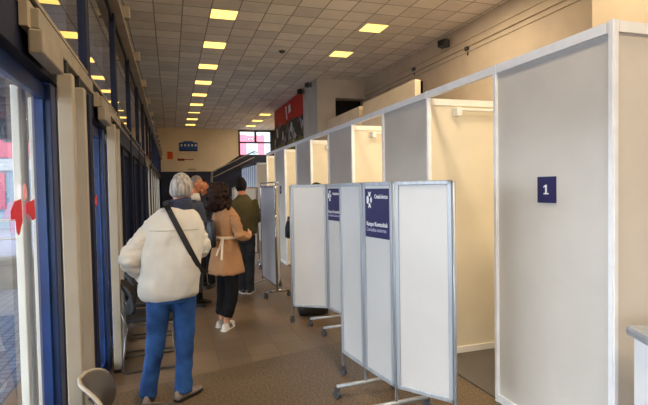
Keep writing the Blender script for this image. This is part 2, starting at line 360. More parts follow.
# ------------------------------------------------------------------ entrance facade (left)
PER, P0 = 1.95, 3.85
nbay = range(-3, 15)
for i, k in enumerate(nbay):
    y = P0 + PER * k if k != -1 else 1.70
    o = MB().box(-.67, -.54, y - .06, y + .07, 0, 3.6).build('trim_%d' % (10 + i), M['navy'], bevel=.008)
    struct(o)
for i, k in enumerate(nbay[:-1]):
    y0, y1 = (P0 + PER * k if k != -1 else 1.70) + .07, (P0 + PER * (k + 1) if k != -2 else 1.70) - .06
    # upper glazing
    w = sempty('window_%d' % (i + 2), (XL, (y0 + y1) / 2, 3.05)); h = (y1 - y0) / 2
    MB().box(-.03, .03, -h, h, -.56, -.50).box(-.03, .03, -h, h, .44, .50).build('window_frame', M['navy'], w)
    MB().quad([(0.04, -h, -.5), (0.04, h, -.5), (0.04, h, .5), (0.04, -h, .5)]).build('pane', M['glass_up'], w)
    # header beam and door
    d = sempty('door_%d' % (i + 1), (XL, y0, 0)); L = y1 - y0
    MB().box(-.05, .055, 0, L, 2.21, 2.50).build('header_beam', M['navy'] if k != -1 else M['navy'], d, bevel=.006)
    MB().box(.055, .062, 0, L, 2.40, 2.42).box(.055, .07, 0, L, 2.485, 2.505).build('header_strip', M['beige_d'], d)
    solid = k in (1, 2)
    js = .79 if k != -1 else .99                                     # jamb between leaf and side light
    bl = M['blue'] if k in (-2, -1, 0) else M['navy']
    j = MB().box(-.05, .04, js - .0, js + .11, 0, 2.21).build('jamb', bl, d, bevel=.006)
    MB().box(-.052, .042, js + .11, js + .14, 0, 2.21).build('jamb_seal', M['seal'], j)
    # leaf
    lf = MB().box(-.025, .008, .02, .07, .02, 2.2).box(-.025, .008, js - .03, js - .005, .02, 2.2).box(-.025, .012, .02, js, 2.12, 2.2).box(-.025, .008, .02, js, .02, .12).build('leaf_frame', bl, d)
    MB().quad([(0, .05, .1), (0, js - .02, .1), (0, js - .02, 2.15), (0, .05, 2.15)]).build('pane', M['glass_dk'] if solid else M['glass'], d)
    sf = MB().box(-.025, .012, L - .06, L, .02, 2.2).box(-.025, .012, L - .32, L - .27, .02, 2.2).box(-.025, .025, js + .13, L, 2.14, 2.2).box(-.025, .025, js + .13, L, .02, .12).build('side_frame', bl, d)
    MB().quad([(0, js + .12, .1), (0, L - .03, .1), (0, L - .03, 2.15), (0, js + .12, 2.15)]).build('pane', M['glass_dk'] if solid else M['glass'], d)
    if k in (-1, 0):   # red stickers on the glass of the leaf
        st = MB()
        a = .01
        def stick(pts): st.prism([(a, yy - y0, zz) for yy, zz in pts], (.002, 0, 0))
        dy = PER * (k + 1)
        stick([(2.155 + dy, 1.58), (2.21 + dy, 1.615), (2.30 + dy, 1.625), (2.305 + dy, 1.53), (2.25 + dy, 1.475), (2.225 + dy, 1.49), (2.21 + dy, 1.545), (2.155 + dy, 1.545)])
        stick([(2.37 + dy, 1.60), (2.50 + dy, 1.62), (2.51 + dy, 1.53), (2.46 + dy, 1.525), (2.42 + dy, 1.55), (2.37 + dy, 1.56)])
        st.build('red_sticker', M['red'], d)
        p = MB(); p.prism([(a, 2.36 + dy - y0 + cos(t) * .025, 1.655 + sin(t) * .035) for t in [2 * pi * q / 14 for q in range(14)]], (.002, 0, 0)); p.build('pink_sticker', M['pink'], d)
# guard columns and door closers
ORD = ['nearest', 'second', 'third', 'fourth', 'fifth', 'sixth', 'seventh', 'eighth', 'ninth', 'tenth', 'eleventh', 'twelfth']
def column(y, label, w=.036):
    t = thing('guard_column', label, 'column', (-.497, y, 0), 0, 'beige columns along the entrance doors')
    MB().box(-w, w, -.035, .035, .02, 2.25).build('shaft', M['beige'], t, bevel=.007)
    MB().box(-.04, .04, -.04, .04, 0, .03).build('foot', M['seal'], t)
    MB().box(-.03, .01, -.025, .025, 2.25, 2.32).build('bracket', M['seal'], t)
colspec = []
for k in (-1, 0):
    dy = PER * (k + 1)
    colspec += [2.75 + dy, 3.10 + dy]
colspec += [12.3, 14.2, 16.1, 18.0, 20.0, 22.2]
clab = ['beige door column nearest the camera, beside the taupe chair', 'beige door column just behind the nearest one, right of it',
        'beige door column beside the man in the cream jacket', 'beige door column half hidden by the one beside the man in cream']
for i, y in enumerate(colspec):
    column(y, clab[i] if i < 4 else 'pale column in the far cluster by the doors, %s from the front' % ORD[i - 4].replace('nearest', 'first'), .036 if i < 4 else .017)
def outer_column(y, x0, x1, dep, label):
    t = thing('guard_column', label, 'column', ((x0 + x1) / 2, y, 0), 0, 'white columns outside the entrance doors')
    MB().box(-(x1 - x0) / 2, (x1 - x0) / 2, 0, dep, .02, 2.19).build('shaft', M['outer'], t, bevel=.005)
    MB().box(-(x1 - x0) / 2 - .004, (x1 - x0) / 2 + .004, -.004, dep + .004, -.01, .03).build('foot', M['seal'], t)
outer_column(2.75, -.748, -.712, .15, 'white column just outside the nearest glass door, behind the red stickers')
outer_column(3.10, -.757, -.706, .09, 'white column outside the nearest door, right beside the blue jamb')
outer_column(5.02, -.712, -.668, .10, 'thin white column outside the second glass door')
def closer(y, label):
    t = thing('door_closer', label, 'door closer', (-.5, y, 2.24), 0, 'door closers above the entrance doors')
    MB().box(-.03, .028, -.10, .28, -.03, .07).build('housing', M['beige_d'], t, bevel=.008)
    MB().box(-.05, .012, -.08, 1.32, .075, .16).build('channel', M['beige_d'], t, bevel=.006)
    MB().prism([(-.05, -.13, .07), (-.05, -.13, .18), (-.05, -.08, .18), (-.05, .20, .165), (-.05, .20, .07)], (.03, 0, 0)).build('bracket', M['rail'], t)
    MB().tube([(-.01, .1, .07), (-.01, .18, .1), (-.01, .26, .07)], .012, 8).build('arm', M['seal'], t)
closer(2.30, 'beige door closer box above the nearest glass door at top left')
closer(4.22, 'beige door closer box above the second glass door, left of the cream jacket')
closer(11.9, 'small door closer above the far doors, beyond the dark glazing')
MB_ = MB().box(-.62, -.50, -6, YB, 3.60, 3.74)
struct(MB_.box(-.50, -.46, -6, YB, 3.60, 3.65).box(-.53, -.475, -6, YB, 3.67, 3.72).build('trim_40', M['rail']))
for k in range(-1, 14):
    y = P0 + PER * k + .3
    struct(MB().box(-.52, -.40, y - .05, y + .05, 3.66, 3.80).build('trim_%d' % (50 + k), M['rail'], bevel=.01))

# ------------------------------------------------------------------ outside
struct(MB().box(-40, -.68, -12, 60, -.12, -.01).build('ground', M['paving']))
struct(MB().box(XR + .2, 40, YB + .2, 70, -.12, -.01).build('ground_back', M['paving']))
cn = thing('canopy', 'dark ribbed entrance canopy outside the glass doors', 'canopy', (-2.6, 8, 3.1))
MB().box(-1.9, 1.9, -16, 9, .1, .35).build('roof_slab', M['soffit'], cn)
rb = MB()
for q in range(30): rb.box(-1.9, 1.9, -14 + q * .75, -13.9 + q * .75, 0, .1)
rb.build('rib', M['soffit'], cn)
gw = MB(); gw.box(-4.2, -1.6, -.25, .25, -.01, .42).box(-4.25, -1.55, -.3, .3, .42, .5)
tag(gw.build('low_wall', M['stone'], bevel=.015), 'low grey stone wall outside the left doors', 'wall').location = (0, 9.7, 0)
rl = thing('railing', 'pale metal handrail outside beyond the stone wall', 'railing', (-3.6, 13.2, 0))
MB().tube([(-2.2, 0, 1.0), (1.9, 0, 1.0), (2.0, 0, .8)], .025, 8).build('top_rail', M['handrail'], rl)
MB().tube([(-2.2, 0, .55), (2.0, 0, .55)], .018, 8).build('mid_rail', M['handrail'], rl)
for q in range(4): MB().cyl((-2 + q * 1.3, 0, 0), (-2 + q * 1.3, 0, 1.0), .02, 8).build('post', M['handrail'], rl)
bd = thing('building', 'pink and pale blue clad building outside the glass doors', 'building', (-9, 26, 0))
MB().box(-9, 7.6, 0, 6, 0, 9).build('wall', M['clad_blue'], bd)
for q in range(7): MB().box(-8.6 + q * 2.3, -7.6 + q * 2.3, -.06, 0, 0.9, 2.6).build('cladding_panel', M['clad_pink'], bd)
MB().box(-9, 7.6, -.05, 0, 3.3, 5.2).build('cladding_band', M['clad_pink'], bd)
MB().box(-9, 7.6, -.08, 0, 2.7, 3.25).build('ledge', M['clad_white'], bd)
b2 = thing('building', 'pink and white building seen through the far stair window', 'building', (6, 48, 0))
MB().box(-6, 8, 0, 6, 0, 16).build('wall', M['clad_white'], b2)
b2.rotation_euler = (0, 0, 0)
MB().box(-.1, 1.3, -.1, 0, 2, 7.0).build('cladding_panel', M['clad_pink'], b2)
MB().box(2.5, 3.1, -.1, 0, 2, 7.0).build('cladding_panel', M['clad_pink'], b2)
MB().box(-.1, 3.1, -.15, -.02, 6.3, 6.9).build('cladding_band', M['clad_pink'], b2)
MB().box(1.5, 2.3, -.08, 0, 2, 5.6).build('cladding_strip', mat('pale_aqua', (106, 124, 130), .6, var=.03), b2)

# ------------------------------------------------------------------ ceiling lights and ceiling details
def clight(x, y, label, group, half=1.0):
    t = thing('ceiling_light', label, 'ceiling light', (x, y, HC), 0, group)
    MB().box(-.30, .30, -.30 * half, -.285 * half, -.012, 0).box(-.30, .30, .285 * half, .30 * half, -.012, 0).box(-.30, -.285, -.3 * half, .3 * half, -.012, 0).box(.285, .30, -.3 * half, .3 * half, -.012, 0).build('frame', M['alu_w'], t)
    MB().box(-.285, .285, -.285 * half, .285 * half, -.008, -.001).build('diffuser', M['tube'], t)
ly = [11.1 + 2.4 * k for k in range(9)]
for i, y in enumerate(ly):
    clight(1.25, y, 'square lit ceiling panel in the left row, %s from the front' % ORD[i].replace('nearest', 'first'), 'lit panels in the left ceiling row', .45 if i == 6 else 1.0)
for i, y in enumerate([11.1, 13.5, 25.5, 27.9, 30.3]):
    clight(4.93, y, ['square lit ceiling panel nearest the right wall, closest to the camera', 'lit ceiling panel second from the front in the right row, above the booths',
                     'far lit ceiling panel left of the red poster, first of three', 'far lit ceiling panel left of the red poster, second of three',
                     'far lit ceiling panel above the stair window, third of three'][i], 'lit panels in the right ceiling row')
for y in (8.7, 6.3, 3.9):
    clight(1.25, y, 'lit ceiling panel seen mirrored in the upper left glazing', 'lit panels mirrored in the glazing')
for (x, y) in ((4.93, 8.7), (1.25, 1.5), (4.93, 4.0), (1.25, -1.5), (4.3, -1.5), (6.2, 26.6), (6.2, 29.4)):  # last two unseen, added behind the block to brighten the back wall
    l = bpy.data.lights.new('unseen_ceiling_lamp', 'AREA'); l.shape = 'SQUARE'; l.size = .6; l.energy = 125 if y < 20 else 75; l.color = (1, .82, .58)
    o = bpy.data.objects.new('unseen_ceiling_lamp', l); COL.objects.link(o); o.location = (x, y, HC - .03)
sd = thing('smoke_detector', 'small round grey smoke detector on the ceiling tiles', 'smoke detector', (3.168, 13.627, HC))
MB().tube([(0, 0, -.01), (0, 0, 0)], [.10, .10], 18).build('base', M['caster'], sd)
MB().tube([(0, 0, -.06), (0, 0, -.04), (0, 0, -.01)], [.04, .075, .08], 18).build('sensor', M['caster'], sd)
def speaker(loc, label, s=1.0, rz=0, m='black'):
    t = thing('wall_speaker', label, 'speaker', loc, rz)
    MB().prism([(-.13 * s, -.16 * s, -.13 * s), (.1 * s, -.16 * s, -.17 * s), (.1 * s, -.16 * s, .13 * s), (-.13 * s, -.16 * s, .1 * s)], (0, .32 * s, 0)).build('cabinet', M['alu'] if m == 'g' else M[m], t, bevel=.012)
    MB().quad([(-.133 * s, -.14 * s, -.11 * s), (-.133 * s, .14 * s, -.11 * s), (-.133 * s, .14 * s, .08 * s), (-.133 * s, -.14 * s, .08 * s)]).build('grille', M['seal'], t)
    MB().box(.1 * s, .24 * s, -.03, .03, -.02, .03).box(.2 * s, .24 * s, -.06, .06, -.09, .1).build('wall_bracket', M['caster'], t)
speaker((6.82, 10.95, 5.32), 'small grey speaker on the upper right wall near the ceiling', .72, .25, 'caster')
speaker((4.93, 18.25, 5.42), 'small black speaker at the top corner of the red poster', .7, 0)
speaker((4.93, 17.2, 5.46), 'small dark speaker on the pale block beside the ceiling', .6, 0, 'caster')
for (y, z, lb) in ((10.2, 4.98, 'small dark junction box on the cornice of the right wall'), (12.9, 5.12, 'tiny junction box on the right wall above the partition')):
    t = thing('junction_box', lb, 'junction box', (XR - .055, y, z)); MB().box(-.02, .06, -.05, .05, -.05, .05).build('cover', M['caster'], t, bevel=.006); MB().box(.03, .058, -.01, .01, -.16, -.05).build('conduit', M['caster'], t)

# ------------------------------------------------------------------ back wall signs
pl = thing('wall_plaque', 'blue stepped plaque with a row of white marks on the back wall', 'plaque', (1.16, YB - .01, 4.47))
MB().prism([(-.58, 0, -.33), (.58, 0, -.33), (.58, 0, .22), (.36, 0, .24), (.22, 0, .32), (-.22, 0, .32), (-.36, 0, .24), (-.58, 0, .22)], (0, -.03, 0)).build('board', M['plaque'], pl)
for q in range(5): MB().box(-.47 + q * .22, -.37 + q * .22, -.04, -.03, -.02, .12).build('mark', M['white'], pl)
MB().box(-.58, .58, -.04, -.03, -.33, -.27).build('base_strip', M['navy'], pl)
tag(MB().prism([(-.17, 0, -.24), (.17, 0, -.24), (.17, 0, .2), (.1, 0, .24), (-.17, 0, .24)], (0, -.02, 0)).build('orange_notice', M['orange']), 'plain orange notice on the back wall left of the blue plaque', 'notice').location = (.02, YB - .01, 3.86)
rs = MB(); rs.box(-.52, -.08, -.02, 0, -.06, .08); rs.box(-.12, .5, -.02, 0, 0, .05)
tag(rs.build('red_wall_sign', M['darkred']), 'narrow dark red sign on the back wall below the blue plaque', 'sign').location = (.98, YB - .01, 3.58)
tag(MB().box(-.28, .22, -.02, 0, -.02, .02).build('dark_strip', M['seal']), 'thin dark strip on the back wall just above the navy panelling', 'strip').location = (1.4, YB - .01, 2.97)

# poster on the side of the block
pm = bpy.data.materials.new('poster_print'); pm.use_nodes = True
nt = pm.node_tree; N = nt.nodes; Lk = nt.links; b = N['Principled BSDF']; b.inputs['Roughness'].default_value = .6
tc = N.new('ShaderNodeTexCoord'); sx = N.new('ShaderNodeSeparateXYZ'); Lk.new(tc.outputs['Object'], sx.inputs[0])
vo = N.new('ShaderNodeTexVoronoi'); vo.inputs['Scale'].default_value = 2.9; Lk.new(tc.outputs['Object'], vo.inputs['Vector'])
sc_ = N.new('ShaderNodeSeparateColor'); Lk.new(vo.outputs['Color'], sc_.inputs[0])
r1 = N.new('ShaderNodeValToRGB'); r1.color_ramp.interpolation = 'CONSTANT'
els = r1.color_ramp.elements; els[0].color = lin((60, 46, 40)); els[1].position = .3; els[1].color = lin((34, 60, 40))
for p_, c_ in ((.45, (206, 204, 200)), (.6, (112, 92, 78)), (.75, (40, 38, 42)), (.9, (150, 150, 156))):
    e_ = els.new(p_); e_.color = lin(c_)
Lk.new(sc_.outputs[0], r1.inputs['Fac'])
r2_ = N.new('ShaderNodeValToRGB'); r2_.color_ramp.elements[0].color = lin((78, 92, 34)); r2_.color_ramp.elements[1].color = lin((150, 140, 70))
ng = N.new('ShaderNodeTexNoise'); ng.inputs['Scale'].default_value = 1.6; Lk.new(tc.outputs['Object'], ng.inputs['Vector']); Lk.new(ng.outputs['Fac'], r2_.inputs['Fac'])
def mth(op, a_, b_):
    n = N.new('ShaderNodeMath'); n.operation = op
    for i, v in enumerate((a_, b_)):
        if isinstance(v, (int, float)): n.inputs[i].default_value = v
        else: Lk.new(v, n.inputs[i])
    return n.outputs[0]
zz = mth('ADD', sx.outputs[2], mth('MULTIPLY', ng.outputs['Fac'], .75))
m1 = N.new('ShaderNodeMix'); m1.data_type = 'RGBA'; Lk.new(mth('GREATER_THAN', zz, -.30), m1.inputs['Factor']); Lk.new(r2_.outputs[0], m1.inputs['A']); Lk.new(r1.outputs[0], m1.inputs['B'])
m2_ = N.new('ShaderNodeMix'); m2_.data_type = 'RGBA'; Lk.new(mth('GREATER_THAN', zz, .62), m2_.inputs['Factor']); Lk.new(m1.outputs['Result'], m2_.inputs['A']); m2_.inputs['B'].default_value = lin((206, 40, 24))
Lk.new(m2_.outputs['Result'], b.inputs['Base Color'])
po = thing('wall_poster', 'large red topped photo poster on the far right block', 'poster', (5.13, 21.2, 4.4))
MB().box(-.02, 0, -2.6, 2.8, -1.6, 1.12).build('print', pm, po)
em = MB()
em.prism([(-.03, -.05, .35), (-.03, .12, .35), (-.03, .30, .95), (-.03, .12, .95)], (-.005, 0, 0)); em.prism([(-.03, -.75, .62), (-.03, -.32, .55), (-.03, -.25, .9), (-.03, -.6, .95)], (-.005, 0, 0))
em.build('emblem', M['white'], po)

# stairs at the back right
st = thing('staircase', 'dark staircase with pale handrails rising along the back wall', 'staircase', (2.7, 31.2, 0))
sb = MB()
for q in range(18): sb.box(.2 + q * .15, .35 + q * .15, 0, 1.0, 0, .17 * (q + 1))
sb.box(2.9, 4.3, -1.5, 1.0, 0, 3.06)
sb.build('steps', M['wainscot'], st)
for o_ in (-.02, -1.0):
    MB().tube([(-.25, o_, 2.1), (-.2, o_, 2.72), (0, o_, 2.84), (2.4, o_, 4.0), (2.6, o_, 3.9)], .035, 8).build('handrail', M['handrail'], st)
    MB().tube([(-.2, o_, 2.38), (.05, o_, 2.48), (2.4, o_, 3.62)], .028, 8).build('lower_rail', M['handrail'], st)
    MB().cyl((-.2, o_, 0), (-.2, o_, 2.72), .03, 8).build('newel_post', M['seal'], st)

# ------------------------------------------------------------------ consultation booths
X0, Y0, PIT, BH, XD = 2.333, 2.034, 0.99, 2.535, 4.3
RM_S = Matrix(((0, 0, -1, 0), (-1, 0, 0, 0), (0, 1, 0, 0), (0, 0, 0, 1)))     # text facing -X
def post(mb, x, y, h=BH, s=.021):
    c = s * .62
    mb.box(x - s, x + s, y - c, y + c, 0, h).box(x - c, x + c, y - s, y + s, 0, h - .001)
def booth(k):
    y = 0.0; t = thing('consultation_booth', BL[k], 'booth', (X0, Y0 + 2 * PIT * k, 0), 0, 'white consultation booths along the right')
    def pst(x, yy, nm='post'):
        m = MB(); post(m, x, yy); m.build(nm, M['alu_w'], t)
    if k == 0: pst(0, 0); pst(XD - X0, 0)
    pst(0, PIT); pst(0, 2 * PIT); pst(XD - X0, 2 * PIT)
    MB().box(-.004, .004, .028, PIT - .02, .06, BH - .06).build('front_panel', M['panel'], t)
    MB().box(-.02, .02, .028, PIT - .02, BH - .065, BH - .005).box(-.02, .02, PIT + .02, 2 * PIT - .02, BH - .065, BH - .005).build('top_rail', M['alu_w'], t)
    MB().box(-.016, .016, .028, PIT - .02, .0, .06).build('bottom_rail', M['alu_w'], t)
    if k == 0:
        MB().box(.02, XD - X0 - .02, -.004, .004, .06, BH - .06).build('end_panel', M['panel'], t)
        MB().box(.02, XD - X0 - .02, -.02, .02, BH - .065, BH - .005).build('end_top_rail', M['alu_w'], t); MB().box(.02, XD - X0 - .02, -.016, .016, 0, .06).build('end_bottom_rail', M['alu_w'], t)
    MB().box(.02, XD - X0 - .02, 2 * PIT - .004, 2 * PIT + .004, .06, BH - .12).build('side_wall', M['panel_in'], t)
    MB().box(.02, XD - X0 - .02, 2 * PIT - .018, 2 * PIT + .018, BH - .13, BH - .07).build('side_top_rail', M['skirt'], t)
    MB().box(.02, XD - X0 - .02, 2 * PIT - .018, 2 * PIT + .018, 0.0, .07).build('skirting', M['skirt'], t)
    MB().box(XD - X0 - .004, XD - X0 + .004, .03, 2 * PIT - .02, .0, BH - .06).build('rear_wall', M['panel_in'], t)
    MB().box(.0, XD - X0, .03, 2 * PIT - .02, 0.001, .012).build('carpet', M['carpet'], t)
    # batten light bracketed to the side wall
    lb = MB().box(.30, 1.1, 2 * PIT - .08, 2 * PIT - .045, 2.35, 2.375).build('light_batten', M['skirt'], t, bevel=.006)
    MB().box(.255, .31, 2 * PIT - .09, 2 * PIT - .005, 2.30, 2.38).build('batten_bracket', M['skirt'], lb, bevel=.006)
    MB().ell((.05, PIT + .06, 2.36), (.02, .02, .02), sub=2).build('cable_clip', M['caster'], t)
    # unseen warm lamp added behind the closed panel to light the booth
    lp = MB().box(.25, 1.2, .05, .12, 2.30, 2.36).build('unseen_wall_lamp', M['skirt'], t)
    l = bpy.data.lights.new('unseen_booth_lamp', 'AREA'); l.shape = 'RECTANGLE'; l.size = .9; l.size_y = .08; l.energy = 9 if k == 0 else 17; l.color = (1, .84, .60)
    o = bpy.data.objects.new('unseen_booth_lamp', l); COL.objects.link(o); o.parent = lp; o.location = (.72, .14, 2.30); o.rotation_euler = (radians(58), 0, 0)
    if k in (0, 4):
        sg = MB().box(-.010, -.005, .405, .565, 1.522, 1.692).build('number_sign', M['sign'], t)
        
        if k == 0:
            nb = MB(); c_, z_ = .487, 1.577
            nb.prism([(-.0105, c_ + a_, z_ + h_) for a_, h_ in ((.022, 0), (-.022, 0), (-.022, .009), (-.007, .009), (-.007, .062), (.006, .062), (.022, .052), (.022, .043), (.008, .047), (.008, .009), (.022, .009))], (-.001, 0, 0))
            nb.build('number', M['white'], sg)
        else: text('number', '5', .088, M['white'], sg, Matrix.Translation((-.0125, .487, 1.578)) @ RM_S, 'CENTER', sx=1.1, bold=.006)
BL = ['white booth nearest the camera with the number 1 sign', 'second white booth, behind the open middle of the nearer folding screen', 'third white booth, with a narrow lit opening above the folding screens',
      'fourth white booth, beside the head behind the farther screen', 'farthest white booth of the row, below the red poster']
for k in range(5): booth(k)
# far white booth standing across the hall end
fb = thing('exhibition_booth', 'small far white panelled booth below the stair window', 'booth', (2.575, 15, 0))
MB().box(0, .03, 0, 3.2, 0, 2.45).build('left_panel', stripe_mat('ribbed_panel', (236, 240, 250), (170, 180, 200), 1, .42, .45), fb)
MB().box(.03, 2.2, 0, .03, 0, 2.4).build('front_panel', M['panel'], fb)
MB().box(0, 2.2, 0, .05, 2.4, 2.46).box(0, .05, 0, 3.2, 2.4, 2.46).build('top_rail', M['alu_w'], fb)

# ------------------------------------------------------------------ folding screens on casters
def caster(mb, x, y):
    mb.cyl((x - .012, y - .006, .032), (x + .012, y + .006, .032), .032, 18)
    mb.box(x - .02, x + .02, y - .012, y + .012, .045, .085)
def osaki(parent, w, h, mtx):
    """navy sign in the panel plane: x right, y up, z out, origin at its lower left"""
    def T(mb): mb.bm.transform(mtx); return mb
    s = T(MB().box(0, w, 0, h, 0, .004)).build('sign', M['sign'], parent)
    e = MB(); z = .0045; cx, cy = w * .2, h * .77; a = h * .115
    # emblem: four pale wedges facing a dark centre
    e.prism([(cx - a * 1.0, cy - a * .55, z), (cx - a * .45, cy - a * .8, z), (cx - a * .15, cy, z), (cx - a * .45, cy + a * .8, z), (cx - a * 1.0, cy + a * .55, z)], (0, 0, .0008))
    e.prism([(cx + a * .25, cy - a * .3, z), (cx + a * .6, cy - a * .6, z), (cx + a * .85, cy, z), (cx + a * .6, cy + a * .6, z), (cx + a * .25, cy + a * .3, z)], (0, 0, .0008))
    e.prism([(cx - a * .2, cy + a * .6, z), (cx + a * .2, cy + a * .6, z), (cx + a * .5, cy + a * 1.5, z), (cx, cy + a * 1.25, z), (cx - a * .5, cy + a * 1.5, z)], (0, 0, .0008))
    e.prism([(cx - a * .2, cy - a * .6, z), (cx - a * .5, cy - a * 1.5, z), (cx, cy - a * 1.25, z), (cx + a * .5, cy - a * 1.5, z), (cx + a * .2, cy - a * .6, z)], (0, 0, .0008))
    T(e).build('emblem', M['white'], s)
    text('brand_word', 'Osakidetza', h * .115, M['white'], s, mtx @ Matrix.Translation((w * .40, h * .80, z)), sx=.95, bold=.0016)
    text('heading', 'Kanpo Kontsultak', h * .118, M['white'], s, mtx @ Matrix.Translation((w * .05, h * .235, z)), sx=.92, bold=.0022)
    text('subheading', 'Consultas externas', h * .112, M['lilac'], s, mtx @ Matrix.Translation((w * .05, h * .125, z)), sx=.86)
def folding_screen(label, P, z0=.16, z1=1.68, feet=None, sign=None, ends=(True, True), group=None, fm='alu', sw=.33, su=None):
    """P: list of floor points of the posts"""
    bx, by = sum(p[0] for p in P) / len(P), sum(p[1] for p in P) / len(P)
    t = thing('folding_screen', label, 'folding screen', (bx, by, 0), 0, group)
    Q = [Vector((p[0] - bx, p[1] - by, 0)) for p in P]
    for i in range(len(Q) - 1):
        a, b = Q[i], Q[i + 1]; d = (b - a).normalized(); L = (b - a).length
        n = Vector((d.y, -d.x, 0))
        mtx = Matrix(((d.x, 0, n.x, a.x), (d.y, 0, n.y, a.y), (0, 1, 0, 0), (0, 0, 0, 1)))   # x along, y up, z out
        f = MB(); g = .012; r = .015
        for u in (g, L - g - 2 * r): f.box(u, u + 2 * r, z0, z1, -.014, .014)
        f.box(g, L - g, z0, z0 + 2 * r, -.014, .014).box(g, L - g, z1 - 2 * r, z1, -.014, .014)
        f.bm.transform(mtx); fr = f.build('panel_frame', M[fm], t, bevel=.005)
        p = MB().box(g + r, L - g - r, z0 + r, z1 - r, -.005, .005); p.bm.transform(mtx); p.build('panel', M['panel_sc'], fr)
        if sign == i:
            w = sw; u0 = (L - w) * .5 if su is None else su
            osaki(t, w, .37, mtx @ Matrix.Translation((u0, 1.262, .0055)))
    for i, q in enumerate(Q):
        ft = feet[i] if feet else None
        m = MB()
        if ft is None:
            m.cyl((q.x, q.y, .07), (q.x, q.y, z1 - .01), .011, 12); m.build('post', M[fm], t, True)
            c = MB(); caster(c, q.x, q.y); c.build('caster', M['caster'], t)
        else:
            d = Vector((ft[0], ft[1], 0)).normalized(); h = Vector((ft[0], ft[1], 0)).length
            m.cyl((q.x, q.y, .10), (q.x, q.y, z1 - .01), .011, 12); m.build('post', M[fm], t, True)
            a, b = q - d * h, q + d * h
            fo = MB(); fo.tube([(a.x, a.y, .095), (b.x, b.y, .095)], .016, 10); fb_ = fo.build('foot_bar', M[fm], t, True)
            for e in (a, b):
                c = MB(); caster(c, e.x, e.y); c.build('caster', M['caster'], fb_)
    return t
folding_screen('nearest white folding screen on casters with a navy clinic sign', [(1.395, 3.90), (1.44, 3.49), (1.50, 3.07), (1.755, 2.71)], .205, 1.682, [None, (.25, .01), (.25, .01), None], 1, sw=.335)
folding_screen('second white folding screen, half hidden behind the nearest screen', [(1.375, 5.65), (1.765, 5.40), (1.82, 5.01), (2.06, 4.66)], .20, 1.685, [None, (.23, -.01), (.25, .01), None], 1, sw=.33, su=.03)
# narrower chrome screens further back
s3 = folding_screen('narrow far folding screen on chrome legs, right of the green jacket', [(1.44, 8.0), (1.492, 7.06), (1.70, 7.80)], .155, 1.69, [(.22, .28), (.18, .02), None], None, fm='chrome')
MB().tube([(-.10, .38, 1.69), (-.10, .38, 1.735), (-.05, -.55, 1.735), (-.05, -.55, 1.69)], .011, 8).tube([(-.05, -.5, 1.72), (.15, .18, 1.74), (.15, .18, 1.68)], .011, 8).build('top_loop', M['chrome'], s3)
folding_screen('farthest folding screen, straight behind the man in green', [(1.20, 9.95), (1.72, 9.9)], .30, 1.68, [(.05, .3), (.03, .3)], None, fm='chrome')

# ------------------------------------------------------------------ white cabinet at right edge
cb = thing('sanitizer_stand', 'white stand with a grey slotted top at the right edge', 'stand', (2.272, 1.912, 0), radians(-23))
MB().box(.03, .50, -.55, -.03, .02, .84).build('body', M['white'], cb, bevel=.006)
MB().box(0, .53, -.58, 0, .84, .895).build('top', M['alu'], cb, bevel=.018)
MB().box(.12, .30, -.30, -.16, .894, .898).build('slot', M['seal'], cb)
MB().box(.05, .48, -.53, -.05, 0, .02).build('plinth', M['seal'], cb)

# ------------------------------------------------------------------ chairs along the doors
def chair(loc, rz, label, group=None, shell='chair', h=.80):
    t = thing('stacking_chair', label, 'chair', loc, rz, group)      # faces +X in its own frame
    s = MB()
    s.rings([[(x, y * w, z + dz) for x, z in ()] or [( -.21 + .42 * u, v * (.215 - .02 * (1 - u)) , .44 + dz + .012 * (v * v) - (.02 if u > .9 else 0)) for (u, v) in [(0, -1), (.33, -1), (.66, -1), (.95, -.95), (1, -.6), (1, 0), (1, .6), (.95, .95), (.66, 1), (.33, 1), (0, 1), (0, 0)]] for dz in (0, .035) for w in (1,)])
    s.build('seat', M[shell], t, False, .008)
    b = MB(); n = 32; fr, bk = [], []
    for k in range(n):
        a = 2 * pi * k / n
        yy = .205 * (abs(cos(a)) ** .55) * (1 if cos(a) > 0 else -1); zc = (.5 + (h - .5) / 2) + (h - .5) / 2 * (abs(sin(a)) ** .7) * (1 if sin(a) > 0 else -1)
        x = -.20 - (zc - .5) * .22 + .10 * (yy * yy) / .04
        fr.append((x, yy, zc)); bk.append((x - .025, yy, zc))
    cc = Vector((sum(p[0] for p in fr) / n + .004, 0, sum(p[2] for p in fr) / n))
    def sh_(ring, s, dx): return [(cc.x + (p[0] - cc.x) * s + dx - .03 * (1 - s) * 0, p[1] * s, cc.z + (p[2] - cc.z) * s) for p in ring]
    b.rings([sh_(fr, .05, -.02), sh_(fr, .5, -.016), sh_(fr, .93, -.001), fr, bk, sh_(bk, .93, -.004), sh_(bk, .5, -.018), sh_(bk, .05, -.02)]); bo = b.build('backrest', M[shell], t, True)
    MB().tube([Vector(p) + Vector((-.012, 0, 0)) for p in fr[0:n // 2 + 1]], .010, 8).build('edge_trim', M['beige'] if shell == 'taupe' else M['chair'], bo, True)
    for sgn in (-1, 1):
        y = .225 * sgn
        MB().tube([(-.245, y * .9, .56), (-.20, y, .43), (.17, y, .43), (.20, y, .41), (.225, y, .03), (.21, y, .012), (-.23, y, .012), (-.25, y, .03), (-.20, y, .42)], .010, 8).build('side_frame', M['dkchrome'], t, True)
    MB().cyl((.19, -.225, .415), (.19, .225, .415), .009, 8).build('crossbar', M['dkchrome'], t)
chair((-.185, 2.56, 0), radians(2), 'taupe backed chair at the bottom left below the nearest column', None, 'taupe', .74)
chair((-.22, 4.83, 0), radians(3), 'black chair with chrome sled frame just behind the cream jacketed man', None)
chair((-.23, 5.42, 0), radians(-2), 'black chair second in the row behind the cream jacketed man', None)
